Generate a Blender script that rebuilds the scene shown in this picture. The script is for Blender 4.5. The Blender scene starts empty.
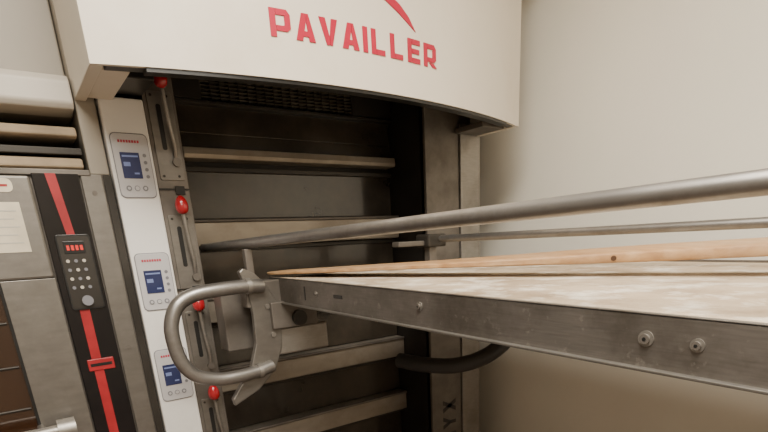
import bpy, bmesh, math, random
from mathutils import Vector, Matrix
random.seed(4)
EYE=1.5            # all heights below are given relative to eye level, floor is -EYE
TF=[None]
def tf(p):
    v=Vector(p)
    if TF[0]: v=TF[0](v)
    return Vector((v.x,v.y,v.z+EYE))

# ---------------------------------------------------------------- materials
def mat(name,col,rough=.5,metal=0,var=.06,scale=8,bump=0,stretch=(1,1,1),emit=None,es=0,col2=None,coat=0,detail=5,bscale=None,stain=None,stain2=None):
    m=bpy.data.materials.new(name); m.use_nodes=True
    nt=m.node_tree; b=nt.nodes['Principled BSDF']
    tc=nt.nodes.new('ShaderNodeTexCoord'); mp=nt.nodes.new('ShaderNodeMapping')
    mp.inputs['Scale'].default_value=stretch
    nt.links.new(tc.outputs['Object'],mp.inputs[0])
    n=nt.nodes.new('ShaderNodeTexNoise'); n.inputs['Scale'].default_value=scale; n.inputs['Detail'].default_value=detail
    nt.links.new(mp.outputs[0],n.inputs['Vector'])
    r=nt.nodes.new('ShaderNodeValToRGB')
    c2=col2 if col2 else tuple(max(0,c*(1-var*2.5)) for c in col)
    r.color_ramp.elements[0].position=.3; r.color_ramp.elements[1].position=.68
    r.color_ramp.elements[0].color=(*c2,1); r.color_ramp.elements[1].color=(*col,1)
    nt.links.new(n.outputs['Fac'],r.inputs[0])
    last=r.outputs[0]
    rough_extra=None
    for si,st in enumerate((stain,stain2)):   # (colour, scale, low, high, amount) layers of wear / dust
        if not st: continue
        sc,ss,lo,hi,am=st
        n3=nt.nodes.new('ShaderNodeTexNoise'); n3.noise_dimensions='4D'; n3.inputs['W'].default_value=3.7*(si+1)
        n3.inputs['Scale'].default_value=ss; n3.inputs['Detail'].default_value=9; n3.inputs['Roughness'].default_value=.65
        nt.links.new(tc.outputs['Object'],n3.inputs['Vector'])
        m3=nt.nodes.new('ShaderNodeMapRange'); m3.inputs[1].default_value=lo; m3.inputs[2].default_value=hi; m3.inputs[4].default_value=am
        nt.links.new(n3.outputs['Fac'],m3.inputs[0])
        mx=nt.nodes.new('ShaderNodeMix'); mx.data_type='RGBA'
        nt.links.new(m3.outputs[0],mx.inputs[0]); nt.links.new(last,mx.inputs[6]); mx.inputs[7].default_value=(*sc,1)
        last=mx.outputs[2]; rough_extra=m3.outputs[0]
    nt.links.new(last,b.inputs['Base Color'])
    b.inputs['Metallic'].default_value=metal
    mr=nt.nodes.new('ShaderNodeMapRange'); mr.inputs[3].default_value=max(0,rough-.07); mr.inputs[4].default_value=min(1,rough+.07)
    nt.links.new(n.outputs['Fac'],mr.inputs[0])
    if rough_extra is not None:
        ad=nt.nodes.new('ShaderNodeMath'); ad.operation='MULTIPLY_ADD'; ad.inputs[1].default_value=.22; ad.use_clamp=True
        nt.links.new(rough_extra,ad.inputs[0]); nt.links.new(mr.outputs[0],ad.inputs[2]); nt.links.new(ad.outputs[0],b.inputs['Roughness'])
    else: nt.links.new(mr.outputs[0],b.inputs['Roughness'])
    if coat: b.inputs['Coat Weight'].default_value=coat
    if bump:
        bp=nt.nodes.new('ShaderNodeBump'); bp.inputs['Strength'].default_value=bump; bp.inputs['Distance'].default_value=.004
        n2=n
        if bscale:
            n2=nt.nodes.new('ShaderNodeTexNoise'); n2.inputs['Scale'].default_value=bscale
            nt.links.new(mp.outputs[0],n2.inputs['Vector'])
        nt.links.new(n2.outputs['Fac'],bp.inputs['Height']); nt.links.new(bp.outputs[0],b.inputs['Normal'])
    if emit:
        b.inputs['Emission Color'].default_value=(*emit,1); b.inputs['Emission Strength'].default_value=es
    return m
M={}
M['wall']=mat('plaster_wall',(.90,.86,.76),.75,var=.03,scale=1.6,bump=.15,bscale=60)
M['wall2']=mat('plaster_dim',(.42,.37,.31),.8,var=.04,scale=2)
M['ceil']=mat('ceiling_paint',(.62,.58,.50),.8,var=.02)
M['floor']=mat('floor_tile',(.20,.15,.12),.5,var=.12,scale=5)
M['cream']=mat('cream_enamel',(.74,.675,.57),.42,var=.03,scale=2.5,stain=((.52,.42,.28),5,.52,.85,.4))
M['white']=mat('white_enamel',(.76,.74,.71),.4,var=.02,scale=4,stain=((.55,.50,.42),9,.55,.85,.45))
M['band']=mat('grey_enamel',(.50,.46,.40),.42,var=.03,scale=4)
M['beige']=mat('beige_enamel',(.31,.275,.225),.45,var=.06,scale=3)
M['red']=mat('logo_red',(.45,.012,.045),.4,var=.03)
M['dgrey']=mat('lettering_grey',(.04,.036,.036),.5,var=.05)
M['redgl']=mat('knob_red',(.38,.010,.018),.25,var=.03,coat=.5)
M['led']=mat('led_red',(.5,.02,.02),.3,var=.03,emit=(1,.05,.03),es=.6)
M['redst']=mat('red_stripe',(.38,.018,.024),.4,var=.12,scale=20)
M['steel']=mat('brushed_steel',(.33,.31,.285),.42,.8,var=.05,scale=30,stretch=(1,1,8),bump=.02,stain=((.17,.15,.125),7,.45,.72,.7))
M['steelh']=mat('brushed_steel_long',(.235,.215,.195),.42,.75,var=.08,scale=40,stretch=(4,.5,8),bump=.03,stain=((.10,.085,.07),9,.42,.66,.8),stain2=((.42,.39,.35),45,.58,.70,.6))
M['steeld']=mat('dull_steel',(.19,.17,.15),.48,.55,var=.08,scale=7,stretch=(1,1,3),stain=((.09,.078,.064),8,.42,.70,.7))
M['plate']=mat('lever_plate_steel',(.23,.215,.195),.42,.8,var=.06,scale=20,stretch=(1,1,4),stain=((.14,.125,.105),10,.45,.7,.6))
M['face']=mat('deck_facade',(.38,.34,.285),.42,.45,var=.10,scale=4,stretch=(1,1,5),stain=((.15,.12,.09),6,.42,.72,.7))
M['dark']=mat('dark_steel',(.045,.040,.034),.42,.4,var=.2,scale=5)
M['glass']=mat('oven_glass',(.036,.029,.022),.16,.0,var=.2,scale=3,coat=.3,stain=((.085,.068,.050),5,.42,.7,.5))
M['black']=mat('black_plastic',(.012,.012,.012),.35,var=.1)
M['blk2']=mat('black_panel',(.007,.006,.007),.15,var=.1)
M['cav']=mat('dark_metal',(.030,.025,.021),.55,.3,var=.3,scale=4)  # near-black metal for oven body, inner wall and recess backs
M['tube']=mat('tube_steel',(.33,.315,.30),.36,.85,var=.06,scale=6,stain=((.17,.15,.13),16,.45,.7,.6))
M['belt']=mat('canvas_belt',(.54,.44,.32),.92,scale=2.2,bump=.35,bscale=350,col2=(.44,.345,.24),stain=((.24,.165,.10),5,.46,.64,.75),stain2=((.78,.73,.64),13,.50,.64,.75))
M['cloth']=mat('flour_cloth',(.32,.25,.17),.9,var=.14,scale=12,bump=.2)
M['wood']=mat('peel_wood',(.46,.275,.13),.5,scale=7,stretch=(9,.8,9),col2=(.30,.155,.066),bump=.08,detail=8,stain=((.56,.44,.30),5,.46,.7,.6))
M['knot']=mat('wood_knot',(.08,.036,.016),.6,var=.1,scale=40)
M['lcd']=mat('lcd_blue',(.026,.032,.085),.2,var=.1,emit=(.05,.07,.20),es=.12)
M['lcdtxt']=mat('lcd_text',(.16,.20,.38),.3,var=.02,emit=(.3,.4,.8),es=.12)
M['pad']=mat('keypad_film',(.50,.49,.50),.35,var=.02)
M['btn']=mat('button_grey',(.20,.20,.22),.4,var=.05)
M['label']=mat('paper_label',(.74,.66,.50),.7,var=.10,scale=14)
M['brown']=mat('window_brown',(.035,.016,.008),.08,var=.3,scale=3,coat=.6)
M['lamp']=mat('lamp_diffuser',(.9,.9,.85),.5,var=.01,emit=(1,.93,.82),es=5)
M['rub']=mat('rubber',(.035,.033,.031),.5,var=.1)

# ---------------------------------------------------------------- helpers
cur=[None]
def group(name,loc=(0,0,0)):
    e=bpy.data.objects.new(name,None); bpy.context.collection.objects.link(e); e.empty_display_size=.1
    cur[0]=e; return e
def finish(name,me,m,bevel=0,smooth=False,seg=2):
    o=bpy.data.objects.new(name,me); bpy.context.collection.objects.link(o)
    me.materials.append(M[m])
    if smooth:
        for p in me.polygons: p.use_smooth=True
    if bevel:
        bv=o.modifiers.new('b','BEVEL'); bv.width=bevel; bv.segments=seg; bv.limit_method='ANGLE'; bv.angle_limit=math.radians(40)
    if cur[0]: o.parent=cur[0]
    return o
def mesh(name,vs,fs,m,bevel=0,smooth=False,seg=2,recalc=True):
    me=bpy.data.meshes.new(name); me.from_pydata([tf(v) for v in vs],[],fs); me.update()
    if recalc:
        bm=bmesh.new(); bm.from_mesh(me); bmesh.ops.recalc_face_normals(bm,faces=bm.faces); bm.to_mesh(me); bm.free()
    return finish(name,me,m,bevel,smooth,seg)
def box(name,x0,x1,y0,y1,z0,z1,m,bevel=.002,seg=2):
    vs=[(x,y,z) for x in (x0,x1) for y in (y0,y1) for z in (z0,z1)]
    fs=[(0,1,3,2),(4,6,7,5),(0,4,5,1),(2,3,7,6),(0,2,6,4),(1,5,7,3)]
    return mesh(name,vs,fs,m,bevel,seg=seg)
def prism(name,pts,axis,a,b,m,bevel=0,seg=2):
    def mk(p,t):
        return {'x':(t,p[0],p[1]),'y':(p[0],t,p[1]),'z':(p[0],p[1],t)}[axis]
    n=len(pts); vs=[mk(p,a) for p in pts]+[mk(p,b) for p in pts]
    fs=[tuple(range(n)),tuple(range(2*n-1,n-1,-1))]+[(i,(i+1)%n,n+(i+1)%n,n+i) for i in range(n)]
    return mesh(name,vs,fs,m,bevel,seg=seg)
def rrect(x0,x1,z0,z1,r,n=5):
    out=[]
    for cx,cz,a0 in ((x1-r,z1-r,0),(x0+r,z1-r,90),(x0+r,z0+r,180),(x1-r,z0+r,270)):
        for i in range(n+1):
            a=math.radians(a0+90*i/n); out.append((cx+r*math.cos(a),cz+r*math.sin(a)))
    return out
def tube(name,pts,r,m,n=20,closed=False,radii=None):
    P=[Vector(p) for p in pts]; vs=[];fs=[]
    prev=None
    for i,p in enumerate(P):
        t=(P[min(i+1,len(P)-1)]-P[max(i-1,0)]).normalized()
        if prev is None:
            up=Vector((0,0,1)) if abs(t.z)<.9 else Vector((0,1,0)); nx=t.cross(up).normalized()
        else: nx=(prev-t*prev.dot(t)).normalized()
        prev=nx; ny=t.cross(nx)
        rr=radii[i] if radii else r
        for k in range(n):
            a=2*math.pi*k/n; vs.append(p+nx*math.cos(a)*rr+ny*math.sin(a)*rr)
    for i in range(len(P)-1):
        for k in range(n):
            fs.append((i*n+k,i*n+(k+1)%n,(i+1)*n+(k+1)%n,(i+1)*n+k))
    fs.append(tuple(range(n))); fs.append(tuple(range(len(vs)-1,len(vs)-n-1,-1)))
    o=mesh(name,vs,fs,m,smooth=True)
    o.modifiers.new('e','EDGE_SPLIT').split_angle=math.radians(50)
    return o
def bez(ctrl,n=8):
    c=[Vector(p) for p in ctrl]; c=[c[0]*2-c[1]]+c+[c[-1]*2-c[-2]]; out=[]
    for i in range(1,len(c)-2):
        for k in range(n):
            t=k/n
            out.append(.5*((2*c[i])+(c[i+1]-c[i-1])*t+(2*c[i-1]-5*c[i]+4*c[i+1]-c[i+2])*t*t+(3*c[i]-c[i-1]-3*c[i+1]+c[i+2])*t**3))
    out.append(c[-2]); return out
def disc(name,c,ax,r,h,m,n=20):
    c=Vector(c); a=Vector(ax).normalized()
    return tube(name,[c,c+a*h],r,m,n)
def ball(name,c,r,m,sz=1.0):
    bm=bmesh.new(); bmesh.ops.create_uvsphere(bm,u_segments=20,v_segments=14,radius=1)
    for v in bm.verts: v.co=tf((c[0]+v.co.x*r,c[1]+v.co.y*r,c[2]+v.co.z*r*sz*(1-.18*v.co.z*-1)))
    me=bpy.data.meshes.new(name); bm.to_mesh(me); bm.free()
    return finish(name,me,m,smooth=True)

# ---------------------------------------------------------------- room
cur[0]=None
F=-EYE; C=1.35
box('floor',-2.2,1.95,-2.8,3.4,F-.1,F,'floor',0)
box('ceiling',-2.2,1.95,-2.8,3.4,C,C+.1,'ceil',0)
box('wall_right',1.82,1.95,-2.8,3.4,F,C,'wall',0)
box('wall_left',-2.3,-2.2,-2.8,3.4,F,C,'wall2',0)
box('wall_back',-2.2,1.82,3.3,3.4,F,C,'wall2',0)
box('wall_front',-2.2,1.82,-2.9,-2.8,F,C,'wall2',0)

# ---------------------------------------------------------------- deck oven
g=group('deck_oven')
XL,XC,XI,XR=.267,.372,.456,1.58
YD=1.80
box('oven_body',.28,1.575,1.84,3.1,F+.12,1.0,'cav',.004)
box('control_column',XL,XC,1.60,1.85,F+.12,.375,'white',.004)
box('lever_column',XC+.002,XI,1.612,1.85,F+.12,.95,'steeld',.002)
box('inner_wall_right',1.31,1.335,1.612,1.85,F+.12,.95,'cav',.001)
box('upright_right',1.31,1.474,1.600,1.63,F+.12,.75,'steeld',.002)  # darker steel than the trim: shadow on this face is put into its colour
box('upright_right_core',1.336,1.57,1.63,1.85,F+.12,.95,'steeld',.002)
box('upright_trim',1.477,XR,1.592,1.66,F+.12,.40,'steel',.003)
for i,(x,y) in enumerate(((.33,1.68),(1.5,1.68),(.33,3.0),(1.5,3.0))):
    disc('foot_%d'%i,(x,y,F),(0,0,1),.03,.125,'dark')
pitch=.245
for k in range(-1,5):
    zt=.09-pitch*(k)
    if k>=0:
        box('facade_%d'%k,XI+.02,1.308,YD-.020,YD+.05,zt-.083,zt,'face',.004)
        tube('facade_lip_%d'%k,[(XI+.03,YD-.022,zt-.004),(1.305,YD-.022,zt-.004)],.006,'steeld',10)
    box('door_glass_%d'%k,XI+.03,1.305,YD+.022,YD+.04,zt-pitch+.003,zt-.086,'glass',.003)
    box('door_frame_%d'%k,XI+.03,1.305,YD+.008,YD+.03,zt-.10,zt-.085,'dark',.002)
box('top_facade',XI+.02,1.308,YD+.010,YD+.05,.298,.345,'glass',.003)  # facade strip in dark glass material: shade above the lit lip painted in
prism('top_lip',[(YD-.03,.268),(YD-.034,.280),(YD-.030,.299),(YD+.03,.302),(YD+.03,.266)],'x',XI+.045,1.295,'face',.002)
box('top_door',XI+.03,1.305,YD+.015,YD+.04,.345,.425,'glass',.003)
prism('top_ledge',[(YD-.015,.425),(YD-.015,.433),(YD+.03,.436),(YD+.03,.422)],'x',XI+.03,1.305,'dark',.001)
box('vent_recess',XI+.03,1.305,YD+.03,YD+.05,.43,.60,'cav',0)
for i in range(7):
    z=.445+i*.0105
    prism('vent_louvre_%d'%i,[(YD-.004,z),(YD+.0,z+.004),(YD+.03,z+.009),(YD+.03,z+.003)],'x',.59,1.13,'face')
for i in range(19):
    x=.59+i*.03; box('vent_bar_%d'%i,x-.0012,x+.0012,YD-.003,YD+.03,.440,.520,'dark',0)
box('vent_side_left',XI+.03,.588,YD-.006,YD+.05,.437,.60,'dark',.002)
box('vent_side_right',1.132,1.305,YD-.006,YD+.05,.437,.60,'dark',.002)
box('vent_top',.588,1.132,YD-.01,YD+.05,.521,.60,'dark',.002)
# canopy (bowed hood)
hx0,hx1=.218,1.582
def hy(x):
    t=(x-hx0)/(hx1-hx0); c=(t-.5)*2
    return 1.31+.09*t-.118*(1-c*c)
N=40; zb,zt=.362,.95; th=.028
def bow(name,xa,xb,off,thk,z0,z1,m):
    vs=[];fs=[]
    for i in range(N+1):
        x=xa+(xb-xa)*i/N; y=hy(x)+off
        vs.extend([(x,y,z0),(x,y,z1),(x,y+thk,z0),(x,y+thk,z1)])
    for i in range(N):
        a=4*i;b=a+4
        fs.extend([(a,b,b+1,a+1),(a+2,a+3,b+3,b+2),(a,a+2,b+2,b),(a+1,b+1,b+3,a+3)])
    fs.extend([(0,1,3,2),(4*N,4*N+2,4*N+3,4*N+1)])
    return mesh(name,vs,fs,m)
bow('canopy_front',hx0,hx1,0,.012,zb,zt,'cream')
bow('canopy_liner',hx0+.03,hx1-.03,.0125,.03,zb+.0,zt,'black')
bow('canopy_rim',hx0+.10,hx1-.10,.004,.03,zb-.008,zb-.0005,'black')
box('canopy_side_left',hx0,hx0+.025,hy(hx0)+.013,1.64,zb,zt,'cream',.002)
box('canopy_side_right',hx1-.02,hx1,hy(hx1)+.013,1.64,zb,zt,'cream',.002)
box('canopy_inner_left',hx0+.026,.372,1.45,1.60,zb+.02,zt,'black',.002)
box('canopy_base_left',hx0+.026,.30,hy(hx0)+.045,1.598,zb+.004,zb+.02,'cream',.002)
box('canopy_base_right',1.45,hx1-.021,hy(hx1)+.05,1.59,zb+.001,zb+.018,'steeld',.002)
box('canopy_lid',hx0,hx1,1.20,1.9,zt,zt+.01,'cream',.002)
def stroke(name,pts,m='red',off=.0025):
    n=len(pts); vs=[(x,hy(x)-off,z) for x,z in pts]+[(x,hy(x)+.002,z) for x,z in pts]
    fs=[tuple(range(n)),tuple(range(2*n-1,n-1,-1))]+[(i,(i+1)%n,n+(i+1)%n,n+i) for i in range(n)]
    return mesh(name,vs,fs,m)
LH=.054; LW=.048; T=.0138
def R(x0,x1,z0,z1): return [(x0,z0),(x1,z0),(x1,z1),(x0,z1)]
def letter(c):
    W,H=LW,LH
    if c=='P':
        m_=H*.42
        return [R(0,T,0,H),[(T+.0012,H-T*.85),(W-.012,H-T*.85),(W-T,H-T*.85-.002),(W-T,m_+.003),(W-T-.002,m_),(T+.0012,m_),(T+.0012,m_-T*.75),(W-.008,m_-T*.75),(W,m_-.004),(W,H-.009),(W-.008,H),(T+.0012,H)]]
    if c=='R': return letter('P')+[[(W*.42,H*.42-.0125),(W*.42+.017,H*.42-.0125),(W+.003,0),(W-.014,0)]]
    if c=='A': return [[(0,0),(T*1.15,0),(W*.5+.002,H-.016),(W*.5+T*.3,H),(W*.5-T*.55,H)],[(W-T*1.15,0),(W,0),(W*.5+T*.66,H),(W*.5+T*.36,H),(W*.5+.003,H-.017)],[(W*.36,H*.17),(W*.66,H*.17),(W*.61,H*.36),(W*.43,H*.36)]]
    if c=='V': return [[(0,H),(T*1.15,H),(W*.5+.001,.018),(W*.5+.001,0),(W*.5-T*.5,0)],[(W-T*1.15,H),(W,H),(W*.5+T*.6,0),(W*.5+.002,0),(W*.5+.002,.018)]]
    if c=='I': return [R(0,T,0,H)]
    if c=='L': return [R(0,T,0,H),R(T+.0012,W-.006,0,T*.85)]
    if c=='E': return [R(0,T,0,H),R(T+.0012,W-.003,0,T*.85),R(T+.0012,W-.006,H*.5-T*.4,H*.5+T*.4),R(T+.0012,W-.003,H-T*.85,H)]
x=.583
for k,c in enumerate('PAVAILLER'):
    for j,p in enumerate(letter(c)):
        stroke('logo_letter_%d_%d'%(k,j),[(x+a,.443+b) for a,b in p])
    x+=(T if c=='I' else LW)+.0118
up=[(.998,.514),(.975,.542),(.945,.564),(.90,.585),(.85,.599),(.79,.608),(.72,.612)]
lo=[(.72,.598),(.79,.590),(.85,.577),(.90,.563),(.94,.545),(.968,.530)]
for i in range(6):
    a,b=up[i],up[i+1]
    lower=[up[0]]+lo[::-1]
    c,d=lower[i],lower[i+1]
    pts=[a,b,d,c] if i else [a,b,d]
    stroke('logo_swoosh_%d'%i,pts)
# control panels
def panel(i,z):
    Y=1.600
    prism('keypad_%d'%i,rrect(.277,.363,z-.152,z,.012),'y',Y-.004,Y+.001,'pad',.0008)
    prism('keypad_rim_%d'%i,rrect(.2752,.3648,z-.154,z+.002,.013),'y',Y-.0022,Y+.001,'btn')
    box('lcd_%d'%i,.291,.337,Y-.006,Y-.003,z-.106,z-.044,'lcd',.0008)
    box('lcd_line_%d_a'%i,.295,.333,Y-.0067,Y-.0058,z-.055,z-.051,'lcdtxt',0)
    box('lcd_line_%d_b'%i,.296,.312,Y-.0067,Y-.0058,z-.077,z-.067,'lcdtxt',0)
    box('lcd_line_%d_c'%i,.318,.330,Y-.0067,Y-.0058,z-.096,z-.092,'lcdtxt',0)
    for j in range(8): box('brand_%d_%d'%(i,j),.292+j*.0065,.2965+j*.0065,Y-.005,Y-.003,z-.021,z-.015,'red',0)
    for j in range(4): disc('key_r_%d_%d'%(i,j),(.350,Y-.0035,z-.05-.017*j),(0,-1,0),.0045,.002,'btn',12)
    for j in range(3): disc('key_b_%d_%d'%(i,j),(.298+.02*j,Y-.0035,z-.130),(0,-1,0),.0068,.002,'btn',14)
    for j in range(3): disc('key_c_%d_%d'%(i,j),(.298+.02*j,Y-.0050,z-.130),(0,-1,0),.0035 if j!=1 else .0052,.0012,'pad',12)
for i,z in enumerate((.292,-.004,-.272,-.56)): panel(i,z)
# levers
for i,z in enumerate((.42,.115,-.152,-.425)):
    Y=1.612
    prism('lever_plate_%d'%i,rrect(XC+.012,XI-.008,z-.235,z-.02,.006),'y',Y-.004,Y+.001,'plate',.001)
    prism('lever_slot_%d'%i,rrect(.403,.415,z-.16,z-.05,.005),'y',Y-.0048,Y+.001,'black')
    pts=bez([(.432,Y-.006,z-.19),(.431,Y-.018,z-.15),(.424,Y-.026,z-.09),(.419,Y-.034,z-.02)],6)
    tube('lever_arm_%d'%i,pts,.0055,'steel',10)
    disc('lever_pivot_%d'%i,(.432,Y-.003,z-.19),(0,-1,0),.011,.012,'steeld',14)
    ball('lever_knob_%d'%i,(.418,Y-.036,z),.0175,'redgl',1.4)
    for j,(dx,dz) in enumerate(((.022,-.03),(.062,-.03),(.022,-.225),(.062,-.225))):
        disc('plate_screw_%d_%d'%(i,j),(XC+dx,Y-.0035,z+dz),(0,-1,0),.0035,.002,'dark',10)
for i,z in enumerate((.16,-.11,-.385,-.66)):
    box('column_joint_%d'%i,XC+.002,XI,1.608,1.613,z,z+.004,'black',0)
    box('column_badge_%d'%i,XC+.045,XI-.014,1.605,1.611,z-.012,z+.010,'black',.001)
def vstroke(name,pts,z0,x0):
    q=[(x0-b,z0+a) for a,b in pts]
    prism(name,q,'y',1.5985,1.601,'dgrey')
W,H,t=.056,.072,.016
vl={'O':[R(0,t,0,H),R(W-t,W,0,H),R(t,W-t,0,t),R(t,W-t,H-t,H)],
    'N':[R(0,t,0,H),R(W-t,W,0,H),[(t,H),(t,H-.026),(W-t,0),(W-t,.026)]],
    'Y':[R(W/2-t/2,W/2+t/2,0,H*.45),[(0,H),(t*1.15,H),(W/2+t/2,H*.45),(W/2-t/2,H*.45)],[(W-t*1.15,H),(W,H),(W/2+t/2,H*.45),(W/2-t/2,H*.45)]],
    'X':[[(0,0),(t*1.2,0),(W,H),(W-t*1.2,H)],[(W-t*1.2,0),(W,0),(t*1.2,H),(0,H)]]}
for k,c in enumerate('ONYX'):
    for j,p in enumerate(vl[c]): vstroke('model_letter_%d_%d'%(k,j),p,-.665-.060-(3-k)*.076,1.440)

# ---------------------------------------------------------------- neighbouring convection oven
g=group('convection_oven')
L0=-.78
box('body_upper',L0,.215,1.66,2.6,.335,.95,'beige',.004)
prism('canopy_band',[(1.59,.350),(1.60,.338),(1.68,.334),(1.68,.415),(1.625,.415),(1.605,.410),(1.592,.396)],'x',L0,.212,'band',.004)
box('body_lower',L0,.262,1.612,2.6,F+.1,.195,'steeld',.003)
box('recess_back',L0,.215,1.95,2.6,.195,.335,'cav',0)
box('side_post',.217,.262,1.615,2.6,.195,.95,'beige',.003)
box('recess_side_left',L0,L0+.03,1.62,1.95,.195,.335,'steeld',.002)
for i,(za,zc) in enumerate(((.276,.302),(.205,.232))):
    pts=[(1.60,za+.004),(1.605,zc-.003),(1.62,zc),(1.90,zc),(1.90,za),(1.61,za)]
    prism('peel_cloth_%d'%i,pts,'x',L0+.04,.205,'cloth',.004)
box('cloth_board',L0+.04,.21,1.62,1.9,.240,.256,'dark',.002)
box('support_shelf',L0+.03,.215,1.60,1.95,.190,.204,'steeld',.002)
box('door_frame_top',L0+.1,.084,1.590,1.612,-.05,.187,'plate',.006)
box('door_frame_right',-.03,.084,1.590,1.612,-1.2,-.0505,'plate',.001)
box('door_frame_left',L0+.1,L0+.2,1.590,1.612,-1.2,-.05,'plate',.004)
box('door_frame_bottom',L0+.2,-.03,1.590,1.612,-1.2,-1.0,'plate',.004)
box('door_window',L0+.2,-.028,1.598,1.611,-1.0,-.048,'brown',0)
box('window_gasket',-.036,-.029,1.588,1.6,-1.0,-.05,'black',.001)
for i in range(7): tube('rack_bar_%d'%i,[(L0+.22,1.597,-.15-i*.11),(-.04,1.597,-.15-i*.11)],.003,'dark',8)
box('door_label',-.045,.050,1.5885,1.5905,.015,.128,'label',0)
for i in range(5): box('label_line_%d'%i,-.035,.04-.008*(i%2),1.588,1.589,.035+i*.018,.038+i*.018,'band',0)
prism('door_badge',rrect(-.04,.046,.150,.180,.012),'y',1.5885,1.5905,'label')
box('badge_line',-.03,.036,1.5878,1.589,.162,.167,'redst',0)
tube('door_handle',[(L0+.15,1.53,-.425),(.01,1.53,-.425),(.030,1.53,-.425)],.015,'steel')
disc('door_handle_cap',(.004,1.53,-.425),(1,0,0),.028,.04,'steel')
tube('handle_stem',[(-.03,1.53,-.425),(-.03,1.595,-.425)],.010,'steel')
tube('handle_stem_left',[(L0+.2,1.53,-.425),(L0+.2,1.595,-.425)],.010,'steel')
box('fascia',.088,.188,1.598,1.613,-1.2,.194,'blk2',.002)
box('fascia_stripe',.120,.143,1.5965,1.599,-1.2,-.135,'redst',0)
prism('fascia_stripe_top',[(.116,.194),(.138,.194),(.150,.05),(.132,.05)],'y',1.5965,1.599,'redst')
prism('control_module',rrect(.104,.181,-.135,.052,.008),'y',1.592,1.60,'black',.001)
prism('module_rim',rrect(.108,.177,-.131,.048,.007),'y',1.5908,1.594,'dark')
box('module_display',.118,.165,1.5895,1.592,.006,.036,'black',.001)
for j in range(4): box('module_led_%d'%j,.124+.010*j,.130+.010*j,1.589,1.590,.014,.026,'led',0)
for r in range(4):
    for c in range(3):
        disc('module_key_%d_%d'%(r,c),(.120+.018*c,1.5905,-.012-.022*r),(0,-1,0),.0042,.002,'btn' if (r+c)%2 else 'band',12)
disc('module_dial',(.143,1.5905,-.112),(0,-1,0),.013,.008,'btn',20)
box('fascia_plate',.108,.172,1.594,1.599,-.30,-.268,'redst',.002)
box('fascia_plate_line',.114,.166,1.5932,1.595,-.288,-.280,'black',0)
box('side_strip',.192,.240,1.602,1.613,-1.2,.194,'plate',.002)
box('side_gap',.243,.262,1.606,1.613,-1.2,.194,'dark',.001)
for i,z in enumerate((.15,-.25,-.6)): disc('strip_screw_%d'%i,(.216,1.603,z),(0,-1,0),.006,.003,'steeld',12)
for i,(x,y) in enumerate(((-.7,1.7),(.2,1.7),(-.7,2.5),(.2,2.5))): disc('foot_%d'%i,(x,y,F),(0,0,1),.03,.11,'dark')

# ---------------------------------------------------------------- loader table
g=group('oven_loader')
ang=.0105; YP,ZP=1.40,-.087
def lt(v):
    return Vector((v.x,v.y,v.z-(YP-v.y)*ang))
TF[0]=lt
X0,X1=.60,1.50; Y0,Y1=-1.30,1.47
zr=ZP
box('side_rail',X0,X0+.004,Y0,Y1,zr-.066,zr,'steelh',.001)
box('side_rail_lip',X0,X0+.010,Y0,Y1,zr-.003,zr+.0005,'steelh',.0008)
box('side_rail_flange',X0-.010,X0+.004,Y0,Y1,zr-.069,zr-.065,'plate',.001)
box('far_rail',X1-.004,X1,Y0,Y1,zr-.066,zr+.004,'steelh',.001)
box('bed',X0+.02,X1-.02,Y0+.03,Y1-.03,zr-.040,zr-.012,'steeld',.001)
def beltsec():
    r=.020; zc=zr-.002-r; pts=[]
    for i in range(9):
        a=math.pi/2-math.pi*i/8; pts.append((Y1-.01+r*math.cos(a)-.01,zc+r*math.sin(a)))
    for i in range(9):
        a=-math.pi/2-math.pi*i/8; pts.append((Y0+.04+r*math.cos(a),zc+r*math.sin(a)))
    return pts
o=prism('belt',beltsec(),'x',X0+.011,X1-.006,'belt',0)
tube('nose_roller',[(X0+.005,Y1+.0,zr-.03),(X1-.005,Y1+.0,zr-.03)],.016,'steel')
for i,(y,z,r) in enumerate(((.763,-.027,.0075),(.322,-.030,.0085),(.262,-.030,.007),(1.18,-.03,.006),(-.2,-.03,.008))):
    disc('rail_bolt_washer_%d'%i,(X0,y,zr+z),(-1,0,0),r*1.15,.0015,'steel',20)
    disc('rail_bolt_%d'%i,(X0-.001,y,zr+z),(-1,0,0),r*.72,.004,'steeld',14)
    disc('rail_bolt_hole_%d'%i,(X0-.0048,y,zr+z),(-1,0,0),r*.3,.0006,'black',6)
box('rail_slot',X0-.001,X0+.001,1.05,1.09,zr-.034,zr-.026,'black',0)
box('rail_slot_b',X0-.001,X0+.001,1.24,1.245,zr-.05,zr-.015,'black',0)
TF[0]=None
cres=[(.50,-.053),(.53,-.068),(.56,-.10),(.585,-.15),(.594,-.204),(.585,-.28),(.555,-.345),(.50,-.392),(.424,-.425),
      (.420,-.405),(.446,-.372),(.485,-.325),(.508,-.26),(.512,-.18),(.505,-.11),(.488,-.062)]
prism('bumper_plate',cres,'y',1.395,1.415,'plate',.003)
box('bumper_box',.452,.545,1.47,1.54,-.285,-.105,'steeld',.004)
box('motor_box',.565,.74,1.40,1.52,-.305,-.225,'steel',.006)
box('motor_bracket',.56,.70,1.38,1.46,-.225,-.150,'steeld',.003)
tube('motor_shaft',[(.64,1.37,-.20),(.64,1.40,-.20)],.022,'dark')
box('gusset',.50,.605,1.40,1.45,-.16,-.09,'steeld',.003)
for i,(x,z) in enumerate(((.555,-.16),(.562,-.24),(.53,-.32))): disc('bumper_bolt_%d'%i,(x,1.396,z),(0,-1,0),.007,.005,'steel',12)
hp=bez([(.545,1.39,-.103),(.50,1.385,-.100),(.43,1.38,-.101),(.36,1.38,-.108),(.315,1.38,-.130),(.292,1.38,-.175),(.290,1.38,-.225),(.300,1.38,-.275),(.330,1.38,-.315),(.385,1.38,-.335),(.44,1.38,-.338),(.50,1.385,-.335),(.545,1.39,-.328)],6)
tube('grab_handle',hp,.0180,'tube',22)
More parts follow.
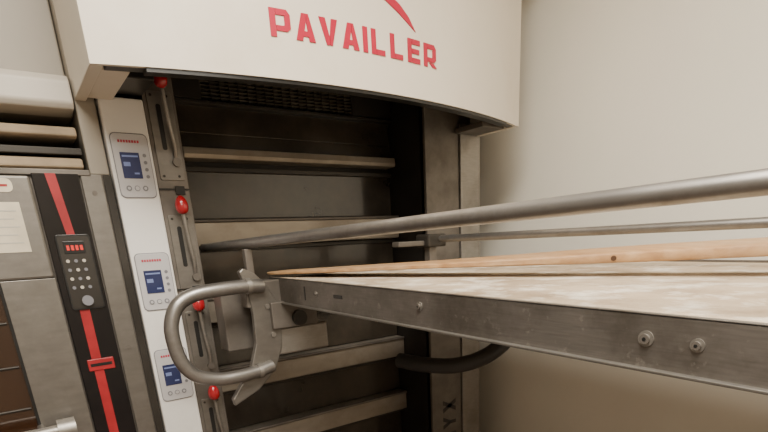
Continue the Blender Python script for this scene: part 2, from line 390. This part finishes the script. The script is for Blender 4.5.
disc('handle_collar_a',(.498,1.385,-.100),(1,0,0),.021,.012,'steel',22)
disc('handle_collar_b',(.498,1.385,-.335),(1,0,0),.021,.012,'steel',22)
def onbig(y): return (.503+.0923*(1.72-y),y,.003+.0229*(1.72-y))
tube('guard_tube',[onbig(1.72),onbig(.8),onbig(-1.2)],.0132,'tube',28)
disc('guard_tube_cap',onbig(1.715),(-.09,1,-.02),.0135,.012,'steeld')
def onthin(y): return (1.20+.10*(1.46-y),y,-.005+.001*(1.46-y))
tube('guard_rod',[onthin(1.46),onthin(-1.2)],.0115,'tube',20)
box('rod_clamp',1.15,1.23,1.40,1.47,-.030,.012,'dark',.006)
box('rod_clamp_cap',1.04,1.15,1.42,1.46,-.025,-.008,'steeld',.004)
box('rod_post',1.17,1.20,1.42,1.45,-.11,-.03,'steeld',.002)
box('tube_post',.515,.535,1.405,1.425,-.10,-.005,'steeld',.002)
bp=bez([(1.02,1.42,-.40),(1.05,1.32,-.405),(1.10,1.22,-.40),(1.17,1.16,-.375),(1.25,1.14,-.33),(1.32,1.15,-.27),(1.36,1.18,-.17)],8)
tube('curved_bumper',bp,.026,'rub',16)
for i,(x,y) in enumerate(((X0+.05,-.15),(X1-.05,-.15),(X0+.05,-1.2),(X1-.05,-1.2))):
    box('leg_%d'%i,x-.02,x+.02,y-.02,y+.02,F+.10,-.15,'steel',.003)
    disc('caster_%d'%i,(x-.015,y,F+.05),(1,0,0),.05,.03,'rub')
    box('caster_fork_%d'%i,x-.022,x+.022,y-.02,y+.02,F+.05,F+.12,'steeld',.002)
box('leg_brace_a',X0+.06,X1-.06,-1.21,-1.19,-1.1,-1.06,'steel',.002)
for i,x in enumerate((X0+.05,X1-.05)): box('leg_brace_side_%d'%i,x-.01,x+.01,-1.19,-.17,-1.1,-1.06,'steel',.002)
for i,(p) in enumerate((onbig(-1.1),onbig(-.15))): box('tube_stanchion_%d'%i,p[0]-.012,p[0]+.012,p[1]-.012,p[1]+.012,-.13,p[2],'steel',.002)
for i,p in enumerate((onthin(-1.1),onthin(-.15))): box('rod_stanchion_%d'%i,p[0]-.01,p[0]+.01,p[1]-.01,p[1]+.01,-.13,p[2],'steel',.002)
tube('cross_bar',[(.66,-.03,-.076),(1.46,-.03,-.076)],.014,'steel')

# ---------------------------------------------------------------- wooden peel
g=group('baker_peel')
A=Vector((.650,1.54,-.078)); B=Vector((1.372,-.10,-.0325))
d=(B-A); Ltot=d.length; d.normalize()
side=Vector((-d.y,d.x,0)).normalized(); upv=side.cross(d)
if upv.z<0: upv=-upv
if side.x<0: side=-side
# s, half width, half thickness, roll (deg)
prof=[(0,.030,.003,0),(.006,.040,.004,0),(.03,.056,.005,0),(.10,.064,.005,0),(.30,.066,.0055,1),(.55,.062,.006,2),(.75,.054,.0085,4),(.90,.046,.0110,6),(1.05,.040,.0125,8),(1.3,.038,.013,8),(Ltot,.038,.013,8)]
vs=[];fs=[];n=20
fine=[]
for i in range(len(prof)-1):
    for k in range(4):
        t=k/4; fine.append(tuple(prof[i][j]*(1-t)+prof[i+1][j]*t for j in range(4)))
fine.append(prof[-1])
for s,w,h,ro in fine:
    c=A+d*s; r=math.radians(ro)
    sd=side*math.cos(r)+upv*math.sin(r); uv=upv*math.cos(r)-side*math.sin(r)
    for k in range(n):
        a=2*math.pi*(k+.5)/n; ca,sa=math.cos(a),math.sin(a)
        e=.35
        vs.append(c+sd*(w*math.copysign(abs(ca)**e,ca))+uv*(h*math.copysign(abs(sa)**e,sa)))
L=len(fine)
for i in range(L-1):
    for k in range(n): fs.append((i*n+k,i*n+(k+1)%n,(i+1)*n+(k+1)%n,(i+1)*n+k))
fs+= [tuple(range(n)),tuple(range(len(vs)-1,len(vs)-n-1,-1))]
o=mesh('peel_board',vs,fs,'wood',smooth=True)
o.modifiers.new('e','EDGE_SPLIT').split_angle=math.radians(35)
r=math.radians(7); sd=side*math.cos(r)+upv*math.sin(r)
kc=A+d*.98-sd*.0435
disc('knot',tuple(kc),tuple(-sd),.0055,.0012,'knot',14)

# ---------------------------------------------------------------- lights
def lamp(name,x0,x1,y0,y1):
    group(name)
    box('lamp_housing',x0-.03,x1+.03,y0-.03,y1+.03,C-.05,C,'white',.004)
    box('lamp_diffuser',x0,x1,y0,y1,C-.056,C-.048,'lamp',.002)
lamp('ceiling_light',-.55,.65,-.15,.45)
lamp('ceiling_light.001',-.75,.45,-2.1,-1.5)
cur[0]=None
def area(name,loc,sx,sy,e,col,rot=(0,0,0)):
    l=bpy.data.lights.new(name,'AREA'); l.shape='RECTANGLE'; l.size=sx; l.size_y=sy; l.energy=e; l.color=col
    o=bpy.data.objects.new(name,l); bpy.context.collection.objects.link(o); o.location=(loc[0],loc[1],loc[2]+EYE); o.rotation_euler=rot
    return o
area('lamp_light',(.05,.15,C-.06),1.2,.6,84,(1,.93,.81))
area('lamp_light.001',(-.15,-1.8,C-.06),1.2,.6,75,(1,.93,.81))
w=bpy.data.worlds.new('world'); bpy.context.scene.world=w; w.use_nodes=True
w.node_tree.nodes['Background'].inputs[0].default_value=(.9,.85,.75,1); w.node_tree.nodes['Background'].inputs[1].default_value=.3

# ---------------------------------------------------------------- camera
cd=bpy.data.cameras.new('camera'); cam=bpy.data.objects.new('camera',cd); bpy.context.collection.objects.link(cam)
right=Vector((.8067,-.5897,-.0492)).normalized(); fwd=Vector((.5489,.7746,-.3185)).normalized()
right=(right-fwd*right.dot(fwd)).normalized(); upc=right.cross(fwd)
Mx=Matrix((right,upc,-fwd)).transposed().to_4x4(); Mx.translation=Vector((0,0,EYE))
cam.matrix_world=Mx
cd.sensor_width=36; cd.lens=511/768*36; cd.shift_x=-15/768; cd.shift_y=195/768; cd.clip_start=.01
bpy.context.scene.camera=cam
